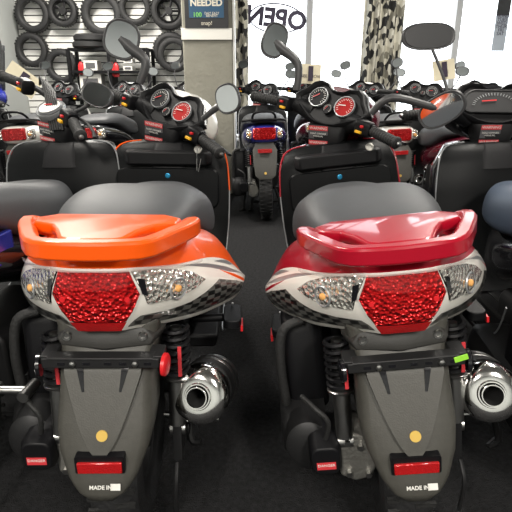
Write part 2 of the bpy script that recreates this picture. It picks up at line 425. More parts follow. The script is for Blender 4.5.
for k, (u, v, m) in enumerate(((112, 76, 'redplastic'), (117, 77, 'redplastic'), (82, 76, 'redplastic'))):
    x, _, z = inv(u, v, 5.92); r = empty('oil_bottle', (x, 5.92, z), label=['red oil bottle on the rack beside the paper packs', 'second red oil bottle next to the paper packs', 'red oil bottle alone beside the white carton'][k], cat_='bottle', group='oil bottles')
    b = MB(); b.rings([[(p[0], p[1], zz) for p in rrect(.06 * k2, .04 * k2, .012)] for zz, k2 in ((0, 1), (.11, 1), (.14, .6), (.15, .35))]); b.build('bottle_body', m, r)
    MB().cyl((0, 0, .15), (0, 0, .175), .011, 12).build('bottle_cap', 'black', r)

# ------------------------------------------------------------------ scooter pieces
def gauge(root, T, x, y, r, face, needle=40):
    b = MB(T); b.lathe((x, y, 0), (0, 0, 1), [(r * .96, .004), (r * 1.0, .010), (r * 1.035, .010), (r * 1.05, 0)], 28, up=(0, 1, 0))
    g = b.build('gauge_ring', 'silver' if r > .025 else 'black', root)
    MB(T).lathe((x, y, .006), (0, 0, 1), [(r * .93, -.004), (r * .93, .001)], 28, up=(0, 1, 0)).build('dial_face', face, g)
    t = MB(T)
    for k in range(17):
        a = R(-40 + 260 * k / 16); L = r * (.16 if k % 2 else .24)
        t.box((x + math.cos(a) * r * .74, y + math.sin(a) * r * .74, .0082), (L, r * .035, .001), rz=a)
    t.build('tick_marks', 'paper', g)
    n = MB(T); n.box((x - r * .25, y + .05 * r, .011), (r * .75, r * .07, .002), rz=R(needle)); n.build('needle', 'paper' if face == 'reddial' else 'redplastic', g)
    return g

def mirror_part(root, base, head, normal, rx=.045, ry=.034, stem_r=.007, bend=(0, 0, 0), hm='mirror_back', rot=0, neck=None, gm='mirror', name='mirror'):
    base = Vector(base); head = Vector(head); n = Vector(normal).normalized()
    mid = (base + head) / 2 + Vector(bend)
    b = MB()
    d = (head - n * .012 - mid)
    end = head - n * .015 - d.normalized() * (ry * .7)
    if neck: b.tube([base, mid, end, head - n * .02], [stem_r, stem_r * 1.2, stem_r * neck * .8, stem_r * neck], 10, 5)
    else: b.tube([base, mid, head - n * .014], stem_r, 8, 5)
    ux, uy = frame(n); c, s_ = math.cos(rot), math.sin(rot)
    X = axes(head, ux * c + uy * s_, (uy * c - ux * s_))
    if X.to_3x3() @ Vector((0, 0, 1)) @ n < 0: X = axes(head, -(ux * c + uy * s_), (uy * c - ux * s_))
    def ring(k, z): return [(rx * k * (abs(math.cos(a)) ** .8) * (1 if math.cos(a) > 0 else -1), ry * k * (abs(math.sin(a)) ** .8) * (1 if math.sin(a) > 0 else -1), z) for a in [2 * math.pi * j / 28 for j in range(28)]]
    b.rings([ring(.93, .004), ring(1, .006), ring(1.05, .0), ring(1.0, -.012), ring(.8, -.028), ring(.45, -.038), ring(.1, -.041)], 0, True, True, X)
    o = b.build(name, hm, root)
    MB(X).rings([ring(.93, .0035), ring(.9, .0065)]).build('mirror_glass', gm, o)
    return o

def steer_matrix(deg, y=1.22, z=1.0):
    ax = Vector((0, -math.sin(R(25)), math.cos(R(25))))
    return Matrix.Translation((0, y, z)) @ Matrix.Rotation(R(deg), 4, ax)

def cowl(root, S, trim='silver', gauges=True, red=True, sticker=True, arm_m='dash', scale=1.0):
    # instrument face plane
    F = S @ axes((0, -.02, .02), (1, 0, 0), (0, .5, .87)) @ Matrix.Scale(scale * 1.12, 4)
    half = [(0, .062), (.028, .066), (.05, .082), (.085, .088), (.112, .074), (.13, .046), (.152, .026), (.165, .012), (.15, -.012), (.118, -.03), (.085, -.048), (.06, -.062), (.03, -.070)]
    poly = half + [(0, -.072)] + [(-x, y) for x, y in half[:0:-1]]
    def ring(k, z, dy=0): return [(p[0] * k, p[1] * k + dy, z) for p in poly]
    b = MB(F); b.rings([ring(.80, -.075, .0), ring(.97, -.04), ring(1.02, -.01), ring(1.0, .003), ring(.95, .008), ring(.88, .004), ring(.84, -.006)]); b.build('instrument_cowl', arm_m, root, angle=50)
    b = MB(F); top = [(x * 1.03, y * 1.03, -.012) for x, y in [(-a, b_) for a, b_ in half[7:0:-1]] + half[:8]]
    b.tube(top, .0035, 6); b.build('cowl_trim', trim, root)
    if gauges:
        gauge(root, F, -.060, .022, .036, 'dial'); gauge(root, F, .060, .014, .037, 'reddial' if red else 'dial', 10); gauge(root, F, 0, -.010, .019, 'dial', 70)
    return F

def bars(root, S, L=.355, grip_m='rubber', switches=True, lever=True, naked=False, r=1.0):
    for s in (-1, 1):
        b = MB(S)
        if naked: b.tube([(0, 0, -.02), (s * .08, -.01, 0), (s * .16, -.05, .03), (s * (L - .1), -.09, .03)], .0125, 10, 6)
        else: b.tube([(s * .09, .01, -.02), (s * .15, -.01, -.012), (s * .2, -.035, -.01), (s * (L - .12), -.052, -.012)], [.05, .034, .024, .021], 12, 4)
        b.build('handlebar', 'darkmetal' if naked else 'dash', root)
        y0 = -.055 if not naked else -.09; z0 = -.012 if not naked else .03
        b = MB(S); P = [(s * (L - .12), y0, z0), (s * L, y0 - .03, z0 - .008)]
        b.tube(P, .0185 * r, 16); d = (Vector(P[1]) - Vector(P[0])).normalized(); 
        for k in range(9):
            q = Vector(P[0]) + d * (.012 + k * .012); b.lathe(q, d, [(.0185, -.004), (.0202, -.002), (.0202, .002), (.0185, .004)], 16)
        b.lathe(P[1], d, [(.0185, -.008), (.023, -.004), (.023, .003), (.017, .008), (.008, .010)], 16)
        g = b.build('grip', grip_m, root)
        b = MB(S); b.lathe(Vector(P[1]) + d * .009, d, [(.009, 0), (.009, .008), (.004, .011)], 12); b.build('grip_end_cap', 'steel', g)
        if switches:
            b = MB(S); b.rings([[(s * (L - .155) + x_ * s, y0 + .004 + py_, z0 + pz_) for py_, pz_ in rrect(.052 * k, .058 * k, .014)] for x_, k in ((-.035, .8), (-.03, 1), (.02, 1), (.028, .85))])
            h = b.build('switch_housing', 'black', root)
            MB(S).box((s * (L - .165), y0 - .026, z0 - .014), (.026, .012, .010)).build('yellow_switch', 'yellow', h, bevel=.002)
            MB(S).box((s * (L - .155), y0 - .026, z0 + .008), (.012, .012, .009)).build('red_switch', 'redplastic', h, bevel=.002)
        if lever:
            b = MB(S); b.tube([(s * (L - .17), y0 + .04, z0), (s * (L - .13), y0 + .06, z0 - .005), (s * (L - .05), y0 + .045, z0 - .01), (s * (L + .01), y0 + .02, z0 - .012)], [.010, .008, .007, .009], 8, 4, flat=.6)
            b.build('brake_lever', 'black', root)

def legshield(root, piping, inner='shield', glove=True, lower_line=True, outer='gloss', keys=False):
    rows = []; spec = [(.885, .12, 1.155), (.877, .185, 1.145), (.855, .222, 1.125), (.80, .243, 1.10), (.70, .252, 1.08), (.58, .25, 1.06), (.47, .24, 1.03), (.38, .225, .98), (.345, .215, .92)]
    spec = [(z, hw * .94, y) for z, hw, y in spec]
    fr = []; bk = []
    for z, hw, y in spec:
        fr.append([(hw * a, y - .015 + .03 * abs(a) ** 3, z + .0 * a) for a in [k / 8 - 1 for k in range(17)]])
        bk.append([(hw * a * .99, y + .012 + .03 * abs(a) ** 3, z) for a in [k / 8 - 1 for k in range(17)]])
    b = MB(); b.rings([f + k[::-1] for f, k in zip(fr, bk)]); b.build('leg_shield', inner, root, bevel=.003, angle=50)
    for s in (-1, 1):
        b = MB(); b.tube([(s * (hw + .003), y + .017, z) for z, hw, y in spec[:5]], .0032, 6, 4); b.build('piping', piping, root)
        b = MB(); b.tube([(s * (hw + .003), y + .017, z) for z, hw, y in spec[4:]] + [(s * .225, .84, .335), (s * .225, .6, .34), (s * .24, .48, .40), (s * .262, .40, .52)], .0028, 6, 4)
        b.build('edge_trim', 'silver', root)
    # outer apron, forward of the shield
    rows = []
    for z, hw, y, d in [(.885, .12, 1.17, .10), (.87, .19, 1.155, .16), (.78, .235, 1.13, .24), (.65, .24, 1.11, .24), (.52, .225, 1.08, .2), (.40, .20, 1.02, .14)]:
        rows.append([(hw * math.sin(a), y + d * max(math.cos(a), 0) ** .7, z) for a in [R(-90 + 180 * k / 16) for k in range(17)]])
    b = MB(); b.grid(rows); b.build('front_apron', outer, root, solid=.004, angle=60)
    if glove:
        F = axes((0, 1.068, .712), (1, 0, 0), (0, .10, 1))
        b = MB(F); b.rings([[(x, y, z_) for x, y in rrect(.40 * k, .155 * k, .03)] for z_, k in ((0, 1), (.016, 1), (.021, .97))]); g = b.build('glovebox_door', inner, root)
        MB(F).lathe((0, .05, .02), (0, 0, 1), [(.008, 0), (.010, .004), (.007, .005), (.006, .002)], 16, up=(0, 1, 0)).build('door_lock', 'bluelock', g)
        b = MB(); sec = []
        b.rings([[(x * k, 1.085 + dy_, z) for x, dy_ in ((-.17, 0), (-.15, -.035), (.15, -.035), (.17, 0), (.17, .04), (-.17, .04))] for z, k in ((.805, 1), (.845, 1.0), (.855, .96))]); b.build('pocket_ledge', 'dash', root, bevel=.006)
        b = MB(); b.lathe((.12, 1.05, .865), (0, -1, .5), [(.015, 0), (.016, .004), (.013, .006), (.008, .006), (.007, .003)], 20); ig = b.build('ignition_lock', 'alloy', root)
        if keys:
            b = MB(); b.box((.12, 1.02, .865), (.003, .022, .018)); b.tube([(.12, 1.012, .862), (.118, 1.008, .85), (.12, 1.01, .83)], .0015, 6, 3)
            b.box((.118, 1.01, .815), (.002, .014, .045)); b.box((.128, 1.012, .812), (.002, .012, .05), ry=R(12)); b.build('keys', 'steel', ig)
    # footboard and tunnel skirts
    b = MB(); b.rings([[(x, y, z) for x, z in ((-.215, .335), (.215, .335), (.205, .29), (-.205, .29))] for y in (.55, .70, .95, 1.0)]); b.build('footboard', 'dash', root, bevel=.01)
    b = MB()
    for k in range(5): b.box(((k - 2) * .06, .80, .337), (.018, .24, .004))
    b.build('foot_mat', 'rubber', root)

def column(root, S, sticker=True, m='dash'):
    S = steer_matrix(S.col[0].xyz.angle(Vector((1, 0, 0))) * -28)
    O = S @ Vector((0, -.01, -.05)); b = MB()
    Rt = S.to_3x3()
    def ring(c, hx, hy, rot=True):
        out = []
        for p in rrect(2 * hx, 2 * hy, min(hx, hy) * .5, 4):
            v = Vector((p[0], p[1], 0)); v = (Rt @ v if rot else v); out.append(Vector(c) + v)
        return out
    b.rings([ring((0, 1.13, .79), .078, .055, False), ring((0, 1.15, .85), .07, .05, False), ring((0, 1.17, .88), .062, .04, False)], caps=True); b.build('column_base', m, root)
    q = MB(S); q.rings([[(x, y - .018, z) for x, y in rrect(2 * hx, 2 * hy, .03, 4)] for z, hx, hy in ((-.16, .062, .05), (-.12, .066, .058), (-.085, .074, .066), (-.048, .080, .050))]); q.build('steering_column', m, root)
    if sticker:
        F = S @ axes((0.0, -.0825, -.074), (1, 0, 0), (0, -.2, 1)) @ Matrix.Scale(1.25, 4)
        for dy in (.0, -.047):
            MB(F).box((-.02, dy, .002), (.062, .042, .001)).build('warning_sticker', 'sticker_grey', root)
            MB(F).box((-.02, dy + .0135, .003), (.062, .014, .001)).build('warning_header', 'sticker_red', root)
            text('warning_lettering', 'WARNING', .012, F @ Matrix.Translation((-.02, dy + .0135, .0038)), 'paper', root, ext=.0002)
            text('warning_lettering', 'READ OWNER\nMANUAL', .008, F @ Matrix.Translation((-.02, dy - .008, .003)), 'paper', root, ext=.0002)

def wheel(root, y, r, wdt, name='rear_wheel', x=0):
    b = MB(); h = wdt / 2; ri = r * .6
    b.lathe((x, y, r), (1, 0, 0), [(ri, -h * .7), (ri * 1.2, -h), (r * .9, -h * .9), (r * .985, -h * .5), (r, 0), (r * .985, h * .5), (r * .9, h * .9), (ri * 1.2, h), (ri, h * .7), (ri, -h * .7)], 44)
    w_ = b.build(name, 'tire', root)
    t = MB()
    for k in range(40):
        a = 2 * math.pi * k / 40
        for s in (-1, 1): t.box((x + s * h * .5, y + math.cos(a + s * .04) * r * .985, r + math.sin(a + s * .04) * r * .985), (h * .75, r * .05, .008), rx=a + math.pi / 2)
    t.build('tread_blocks', 'rubber', w_)
    b = MB(); b.lathe((x, y, r), (1, 0, 0), [(ri * 1.0, -h * .72), (ri * .9, -h * .6), (ri * .9, h * .6), (ri, h * .72), (ri * .85, h * .5), (ri * .85, -h * .5), (ri, -h * .72)], 32)
    for k in range(6):
        a = 2 * math.pi * k / 6; b.tube([(x, y, r), (x, y + math.cos(a) * ri * .9, r + math.sin(a) * ri * .9)], .016, 8)
    b.cyl((x - h * .8, y, r), (x + h * .8, y, r), .035, 16)
    b.build('wheel_hub', 'darkmetal', w_)
    return w_

def front_end(root, fender='gloss'):
    wheel(root, 1.45, .225, .095, 'front_wheel')
    b = MB()
    for s in (-1, 1): b.tube([(s * .075, 1.45, .225), (s * .075, 1.36, .45), (s * .05, 1.30, .62)], .017, 10)
    b.tube([(0, 1.30, .6), (0, 1.18, .9)], .022, 10); b.cyl((-.09, 1.45, .225), (.09, 1.45, .225), .01, 10); b.build('front_fork', 'darkmetal', root)
    rows = []
    for k in range(13):
        a = R(-10 + 170 * k / 12)
        rows.append([(.07 * math.sin(R(t)), 1.45 + math.cos(a) * (.245 + .02 * math.cos(R(t))), .225 + math.sin(a) * (.245 + .02 * math.cos(R(t)))) for t in range(-90, 91, 20)])
    MB().grid(rows).build('front_fender', fender, root, solid=.003, angle=60)

def seat(root, m='seat', side='seat_side', k=1.0, dz=0):
    st = [(.19, .09, .805, .785), (.215, .14, .825, .775), (.28, .168, .845, .765), (.38, .182, .855, .74), (.47, .195, .852, .69), (.58, .208, .825, .655), (.72, .20, .79, .645), (.85, .165, .775, .64), (.95, .11, .765, .65), (.98, .05, .755, .66)]
    rg = []
    for y, hw, zt, zb in st:
        hw *= k; h = zt - zb; r = []
        for x, z in ((-.98, .0), (-1, .35), (-.94, .72), (-.72, .95), (-.35, 1.0), (0, .985), (.35, 1.0), (.72, .95), (.94, .72), (1, .35), (.98, 0), (.5, -.02), (-.5, -.02)):
            r.append((x * hw, y, zb + z * h + dz))
        rg.append(r)
    b = MB(); b.rings(rg); o = b.build('seat', m, root, sub=2)
    return o

def sterndetail(T_, B_, Mi): ...

# control curves of the tail shell (right half), station by station from the rear centre round to the front
_nx = lambda p: (p[0] * (.90 if p[0] < .10 else .90 + .19 * min(1, (p[0] - .10) / .06)), p[1], p[2])
TT = [Vector(_nx(p)) for p in ((0, 0, .775), (.05, .002, .775), (.088, .015, .773), (.135, .08, .752), (.168, .145, .742), (.198, .22, .722), (.232, .31, .68), (.262, .42, .605))]
MM = [Vector(_nx(p)) for p in ((0, -.012, .71), (.05, -.008, .71), (.092, .008, .708), (.145, .07, .69), (.185, .14, .672), (.228, .235, .65), (.262, .33, .625), (.272, .42, .595))]
BB = [Vector(_nx(p)) for p in ((0, .012, .637), (.045, .012, .637), (.068, .03, .632), (.113, .09, .612), (.158, .155, .597), (.21, .25, .58), (.25, .345, .568), (.262, .42, .578))]
UU = [Vector(p) for p in ((0, .12, .80), (.045, .13, .80), (.08, .15, .80), (.105, .2, .795), (.13, .27, .785), (.15, .34, .762), (.19, .44, .72), (.225, .55, .63))]
NN = [Vector(p) for p in ((0, .045, .80), (.05, .05, .80), (.09, .07, .798), (.135, .14, .785), (.165, .21, .775), (.192, .285, .752), (.228, .38, .71), (.262, .48, .62))]
def shell(s, t, off=0):
    sg = 1 if s >= 0 else -1; a = abs(s)
    p0 = catat(TT, a); p1 = catat(MM, a); p2 = catat(BB, a)
    t0 = .45; q = (p0 * (t - t0) * (t - 1) / (t0) + p1 * t * (t - 1) / (t0 * (t0 - 1)) + p2 * t * (t - t0) / (1 - t0))
    q = Vector((q.x * sg, q.y, q.z))
    return q
def shell_off(s, t, off):
    p = shell(s, t)
    if off:
        e = .02; sc_ = min(max(s, -6.9), 6.9); tt = min(max(t, .03), .97)
        n = (shell(sc_ + e, tt) - shell(sc_ - e, tt)).cross(shell(sc_, tt + e) - shell(sc_, tt - e))
        n.normalize()
        if n.dot(shell(sc_, tt) - Vector((0, .35, .69))) < 0: n = -n
        p = p + n * off
    return p
def inside(poly, x, y):
    c = False; n = len(poly)
    for i in range(n):
        x1, y1 = poly[i]; x2, y2 = poly[(i + 1) % n]
        if (y1 > y) != (y2 > y) and x < (x2 - x1) * (y - y1) / (y2 - y1) + x1: c = not c
    return c
SIG = [(1.72, .03), (2.4, .03), (3.1, .06), (3.6, .14), (4.05, .28), (3.6, .37), (3.1, .44), (2.7, .49), (2.22, .53), (2.08, .33)]
CHK = [(1.55, .94), (2.1, .74), (2.8, .70), (3.5, .61), (4.1, .48), (4.7, .34), (5.6, .46), (6.35, .66), (6.2, .84), (5, .88), (3.5, .90), (2.5, .93)]
SWO = [(4.9, .19), (5.6, .31), (6.3, .48), (6.75, .80), (6.4, .62), (5.7, .42)]
GSW = [(3.1, .0), (4.4, .07), (5.4, .16), (6.5, .34), (5.4, .26), (4.5, .14)]
GS2 = [(4.9, .06), (5.9, .0), (6.3, .05), (5.7, .12)]
LENS = [(1.62, .03), (1.98, .36), (1.72, .62), (1.02, .955), (-1.02, .955), (-1.72, .62), (-1.98, .36), (-1.62, .03)]
LBAR = [(1.38, .78), (1.02, .955), (-1.02, .955), (-1.38, .78)]
mir = lambda p: [(-a, b_) for a, b_ in p]
def tail_shell(root, color):
    bm = bmesh.new(); NS, NT = 84, 16
    vs = [[bm.verts.new((-7 + 14 * i / NS, j / NT, 0)) for j in range(NT + 1)] for i in range(NS + 1)]
    for i in range(NS):
        for j in range(NT): bm.faces.new((vs[i][j], vs[i + 1][j], vs[i + 1][j + 1], vs[i][j + 1]))
    regs = [('lens', LENS), ('bar', LBAR), ('sig', SIG), ('sigl', mir(SIG)), ('chk', CHK), ('chk', mir(CHK)), ('swo', SWO), ('swo', mir(SWO)), ('gsw', GSW), ('gsw', mir(GSW)), ('gsw', GS2), ('gsw', mir(GS2))]
    for _, P in regs:
        x0, x1 = min(p[0] for p in P), max(p[0] for p in P); y0, y1 = min(p[1] for p in P), max(p[1] for p in P)
        for i in range(len(P)):
            a = P[i]; c = P[(i + 1) % len(P)]
            ex0, ex1 = min(a[0], c[0]) - .2, max(a[0], c[0]) + .2; ey0, ey1 = min(a[1], c[1]) - .08, max(a[1], c[1]) + .08
            fs = [f for f in bm.faces if ex0 < f.calc_center_median().x < ex1 and ey0 < f.calc_center_median().y < ey1]
            geom = list({e for f in fs for e in f.edges}) + fs + list({v for f in fs for v in f.verts})
            bmesh.ops.bisect_plane(bm, geom=geom, dist=1e-5, plane_co=(a[0], a[1], 0), plane_no=(-(c[1] - a[1]), c[0] - a[0], 0))
    out = {}
    pri = ['bar', 'lens', 'sig', 'sigl', 'chk', 'swo', 'gsw']
    for f in bm.faces:
        c = f.calc_center_median(); k = 'base'
        for nm in pri:
            if any(n == nm and inside(P, c.x, c.y) for n, P in regs): k = nm; break
        out.setdefault(k, []).append([(v.co.x, v.co.y) for v in f.verts])
    bm.free()
    def mk(keys, name, mats, parent, off=0, uv=False, merge=None):
        me = bpy.data.meshes.new(name); b2 = bmesh.new(); cache = {}; uvl = b2.loops.layers.uv.new('UVMap')
        for mi, k in enumerate(keys):
            for poly in out.get(k, []):
                vv = []
                for s, t in poly:
                    key = (round(s, 4), round(t, 4))
                    if key not in cache: cache[key] = b2.verts.new(shell_off(s, t, off))
                    vv.append(cache[key])
                try: f = b2.faces.new(vv)
                except ValueError: continue
                f.material_index = mi; f.smooth = True
                for l, (s, t) in zip(f.loops, poly): l[uvl].uv = (abs(s) * 3.6 + 50.01, t * 12 + 50.01)
        b2.normal_update()
        for f in b2.faces:
            if f.normal.dot(f.calc_center_median() - Vector((0, .35, .69))) < 0: f.normal_flip()
        b2.to_mesh(me); b2.free()
        for m in mats: me.materials.append(M[m])
        o = bpy.data.objects.new(name, me); C.objects.link(o); o.parent = parent
        return o
    mk(['base', 'chk', 'swo', 'gsw'], 'tail_panel', ['white', 'checker', color, 'silver'], root)
    l = mk(['lens'], 'tail_light', ['lens'], root, .004); mk(['bar'], 'reflector_strip', ['lens_flat'], l, .006)
    for k, s in (('sig', 1), ('sigl', -1)):
        o = mk([k], 'turn_signal', ['clear'], root, .004)
        c = shell_off(s * 2.95, .33, .006); n = (shell_off(s * 2.95, .33, .02) - shell_off(s * 2.95, .33, 0)).normalized()
        b = MB(); b.lathe(c, n, [(.008, -.002), (.0075, .002), (.005, .004), (.001, .005)], 14); b.build('amber_bulb', 'amber', o)
        b = MB(); b.lathe(c, n, [(.024, -.001), (.022, .0015), (.019, -.0), (.024, -.001)], 22); b.build('reflector_ring', 'silver', o)
        # dark divider slot between the red lens and the signal
        X = [shell_off(s * a, t, .0055) for a, t in ((1.92, .14), (2.14, .16), (2.2, .40), (2.04, .36))]
        MB().add(X, [(0, 1, 2, 3)]).build('signal_divider', 'gloss', o)
    # screws seen through the lens
    b = MB()
    for s in (-1, 1): MB().lathe(shell_off(s * 1.45, .42, .005), (0, -1, 0), [(.006, 0), (.005, .002)], 12).build('lens_screw', 'redplastic', l)
    # clear lip over the lenses
    b = MB(); rows = []
    for off, dz in ((.002, .002), (.011, .003), (.011, -.004), (.003, -.006)):
        rows.append([shell_off(-4.1 + 8.2 * i / 60, .02, off) + Vector((0, 0, dz)) for i in range(61)])
    b.grid(rows); b.build('lens_lip', 'lip', root)
    # painted upper deck
    rows = []
    for j in range(9):
        t = j / 8; r = []
        for i in range(57):
            s = -7 + 14 * i / 56; sg = 1 if s >= 0 else -1; a = abs(s)
            p0, p1, p2 = catat(TT, a), catat(NN, a), catat(UU, a)
            q = p0 * (1 - t) ** 2 + (p1 * 2 - (p0 + p2) * .5) * 2 * t * (1 - t) * .5 + (p1 * 2 - (p0 + p2) * .5) * t * (1 - t) + p2 * t * t
            r.append((q.x * sg, q.y, q.z))
        rows.append(r)
    b = MB(); b.grid(rows); b.build('tail_cowl', color, root, angle=70)
    # inner black bulk under the shell and seat
    b = MB(); b.rings([[(x * hw, y, z0 + (z1 - z0) * z) for x, z in ((-1, .15), (-.9, .85), (-.5, 1), (.5, 1), (.9, .85), (1, .15), (.8, 0), (-.8, 0))] for y, hw, z0, z1 in ((.09, .06, .64, .76), (.16, .12, .6, .77), (.3, .17, .56, .76), (.5, .20, .42, .68), (.7, .19, .36, .66), (.85, .16, .34, .66), (.95, .10, .34, .68))])
    b.build('under_body', 'black', root, bevel=.01)

def grab_rail(root, color):
    _h = [(.07, -.020, .829), (.108, .000, .828), (.142, .065, .827), (.174, .14, .824), (.172, .18, .820), (.135, .225, .79)]
    RAILP = [(-x, y, z) for x, y, z in _h[::-1]] + [(0, -.024, .828)] + _h
    b = MB(); sec = [(-.015, -.022), (-.019, .000), (-.010, .011), (.012, .011), (.016, .005), (.016, -.022), (.010, -.027), (-.011, -.027)]
    b.sweep(RAILP, sec, n=2)
    r = b.build('grab_rail', color, root, angle=28, bevel=.002)
    b = MB(); rg = []
    hp = [(.045, -.005), (.062, .005), (.082, .05), (.105, .092), (.150, .112), (.155, .15), (.12, .178)]
    poly = [(-x, y) for x, y in hp[::-1]] + hp
    def pz(x, y): return .006 * min(1, max(0, (y - .0) / .1)) + (.004 if abs(x) < .1 else 0)
    b.rings([[(x * k, .09 + (y - .09) * k, z + pz(x, y)) for x, y in poly] for z, k in ((.808, .95), (.816, 1), (.828, .99), (.832, .95))])
    b.build('rail_plate', color, r, bevel=.003)
    for s in (-1, 1):
        MB().tube([(s * .07, .10, .78), (s * .07, .10, .82)], .016, 10).build('rail_mount', 'black', r)

FR = [(.645, .125, .05), (.615, .118, .045), (.585, .112, .035), (.56, .108, .015), (.50, .106, -.015), (.44, .108, -.045), (.395, .100, -.065), (.35, .080, -.08), (.318, .056, -.088), (.300, .024, -.09)]
def fend(z):
    for i in range(len(FR) - 1):
        z0, h0, y0 = FR[i]; z1, h1, y1 = FR[i + 1]
        if z0 >= z >= z1:
            t = (z0 - z) / (z0 - z1); return h0 + (h1 - h0) * t, y0 + (y1 - y0) * t
    return FR[-1][1:]
def mudguard(root, sticker=True, made=True, m='fender', bracket_side='redplastic', green=False):
    rows = []
    pat = [(-1, .12), (-1.0, .055), (-.985, .028), (-.93, .012), (-.8, .004), (-.4, 0), (0, -.001), (.4, 0), (.8, .004), (.93, .012), (.985, .028), (1, .055), (1, .12)]
    zs = [FR[0][0] + (FR[-1][0] - FR[0][0]) * k / 22 for k in range(23)]
    for z in zs:
        h, y = fend(z); k = min(1, (z - .28) / .10)
        rows.append([(a * h * .90, y + d * k, z) for a, d in pat])
    b = MB(); b.grid(rows); fd = b.build('mudguard', m, root, solid=.003, angle=60)
    # raised central shield, coming to a point
    rows = []
    for i in range(15):
        z = .572 - (.572 - .395) * i / 14; h, y = fend(z); wd_ = .082 if z > .55 else .082 * max((z - .391) / (.55 - .391), .0) ** .62
        rows.append([(wd_ * a, y - (.015 if abs(a) < .99 else -.004), z) for a in (-1, -.96, -.5, 0, .5, .96, 1)])
    MB().grid(rows).build('raised_shield', m, fd, angle=35)
    for s in (-1, 1):
        rows = []
        for i in range(6):
            z = .57 - .055 * i / 5; h, y = fend(z); rows.append([(s * (.040 + d - .001 * i), y - .0165, z) for d in (0, .017 * (1 - .7 * i / 5))])
        MB().grid(rows).build('slot_shade', 'gloss', fd)  # flat dark strips imitate the shade inside slots; nothing is cut
    h, y = fend(.375)
    b = MB(); b.rings([[(x, yy, z) for x, z in rrect(.1 * k, .042 * k, .004, 2, 0, .381)] for yy, k in ((y + .01, 1), (y - .010, 1))]); rf = b.build('reflector_housing', 'black', root)
    b = MB(); b.box((0, y - .012, .377), (.09, .007, .026)); b.build('red_reflector', 'lens_flat', rf, bevel=.002)
    if sticker:
        h, y = fend(.435); b = MB(); b.lathe((0.004, y - .009, .435), (0, -1, .4), [(.0115, -.002), (.0115, .0075)], 20); b.build('round_sticker', 'gold', root)
        b = MB(); b.lathe((0.004, fend(.47)[1] - .0085, .465), (0, -1, .4), [(.003, -.002), (.003, .0065)], 8); b.build('drain_hole', 'gloss', root)
    if made:
        h, y = fend(.335); F = axes((0.0, y - .0075, .333), (1, 0, 0), (0, .3, 1))
        text('made_in_lettering', 'MADE IN', .0115, F, 'paper', root, ext=.0003, bold=.0003)
        MB(F).box((.030, .001, 0), (.020, .014, .0006)).build('white_label', 'paper', root)
    # licence bracket
    b = MB(); b.box((0, .0, .585), (.215, .03, .006), rx=0); b.box((0, -.013, .576), (.235, .004, .022))
    b.box((.11, .02, .578), (.03, .05, .018)); b.box((-.11, .02, .578), (.03, .05, .018))
    br = b.build('licence_bracket', 'darkmetal', root, bevel=.002)
    for x in (-.078, -.028, .015, .045, .095): MB().box((x, -.0155, .576), (.014, .002, .006)).build('bracket_slot', 'gloss', br)
    for x in (-.055, .07):
        MB().lathe((x, -.016, .576), (0, -1, 0), [(.0065, 0), (.0065, .004), (.003, .006)], 6).build('bracket_bolt', 'steel', br)
    for s in (-1, 1):
        b = MB(); b.lathe((s * .128, .0, .565), (s * 1, -.15, 0), [(.024, -.004), (.024, .003), (.020, .006)], 24); b.build('side_reflector', bracket_side if s > 0 else 'gloss', br)
    if green: MB().box((.108, -.017, .582), (.028, .002, .013), ry=R(-15)).build('green_sticker', 'green', br, bevel=.001)
    # dark under-tail piece with bolts
    b = MB(); b.rings([[(-hw, y + .07, z), (-hw * .85, y + .018, z), (0, y - .002, z), (hw * .85, y + .018, z), (hw, y + .07, z), (hw, .14, z), (-hw, .14, z)] for z, hw, y in ((.645, .06, .035), (.628, .095, .032), (.605, .118, .02), (.588, .110, .02))]); ut = b.build('under_tail_cover', 'fender_dark', root, bevel=.003, angle=50)
    for s in (-1, 1): MB().lathe((s * .078, .034, .612), (0, -1, 0), [(.010, -.002), (.009, .004), (.005, .004), (.004, .001)], 14).build('cover_bolt', 'steel', ut)

def muffler(root, x=.186, y0=.09, z=.425, r=.066, L=.19, cover='darkmetal'):
    ax = Vector((.14, 1, -.42)).normalized(); c = Vector((x, y0, z))
    b = MB(); b.lathe(c, ax, [(r * .40, .014), (r * .96, .014), (r, .02), (r, L), (r * .8, L + .03), (.02, L + .06)], 36, caps=False); m = b.build('muffler', cover, root)
    b = MB(); b.lathe(c, ax, [(r * .37, -.008), (r * .39, -.014), (r * .43, -.014), (r * .46, -.009), (r * .56, -.009), (r * .70, -.007), (r * .85, -.002), (r * .95, .006), (r * 1.01, .018), (r * 1.02, .03), (r * 1.0, .06), (r * .98, .06)], 48, caps=False); b.build('chrome_end_cap', 'chrome', m)
    b = MB(); b.lathe(c, ax, [(r * .31, -.02), (r * .32, -.024), (r * .35, -.024), (r * .37, .01)], 28, caps=False); b.build('tail_pipe', 'chrome', m)
    b = MB(); b.lathe(c, ax, [(r * .315, -.018), (r * .30, .10), (.001, .10)], 24, caps=False); b.build('pipe_bore', 'pipe_dark', m)
    b = MB(); b.lathe(c + ax * .12, ax, [(r * 1.0, 0), (r * 1.04, .004), (r * 1.04, .012), (r, .016)], 32); b.build('clamp_band', 'steel', m); b = MB(); b.lathe(c + ax * (L - .02), ax, [(r * 1.0, 0), (r * 1.04, .004), (r * 1.04, .012), (r, .016)], 32); b.build('clamp_band', 'steel', m)
    b = MB(); b.tube([c + ax * L, (x - .0, y0 + L + .06, z - .12), (x - .08, y0 + L + .14, z - .18), (.03, y0 + L + .18, z - .14)], .016, 10, 5); b.build('exhaust_pipe', 'darkmetal', m)
    b = MB(); b.tube([c + Vector((.0, .05, -r - .022)), c + Vector((-.09, .05, -r - .016))], .005, 8); b.cyl(c + Vector((.02, .04, -r - .020)), c + Vector((.045, .04, -r - .020)), .009, 6); b.build('muffler_bolt', 'steel', m)

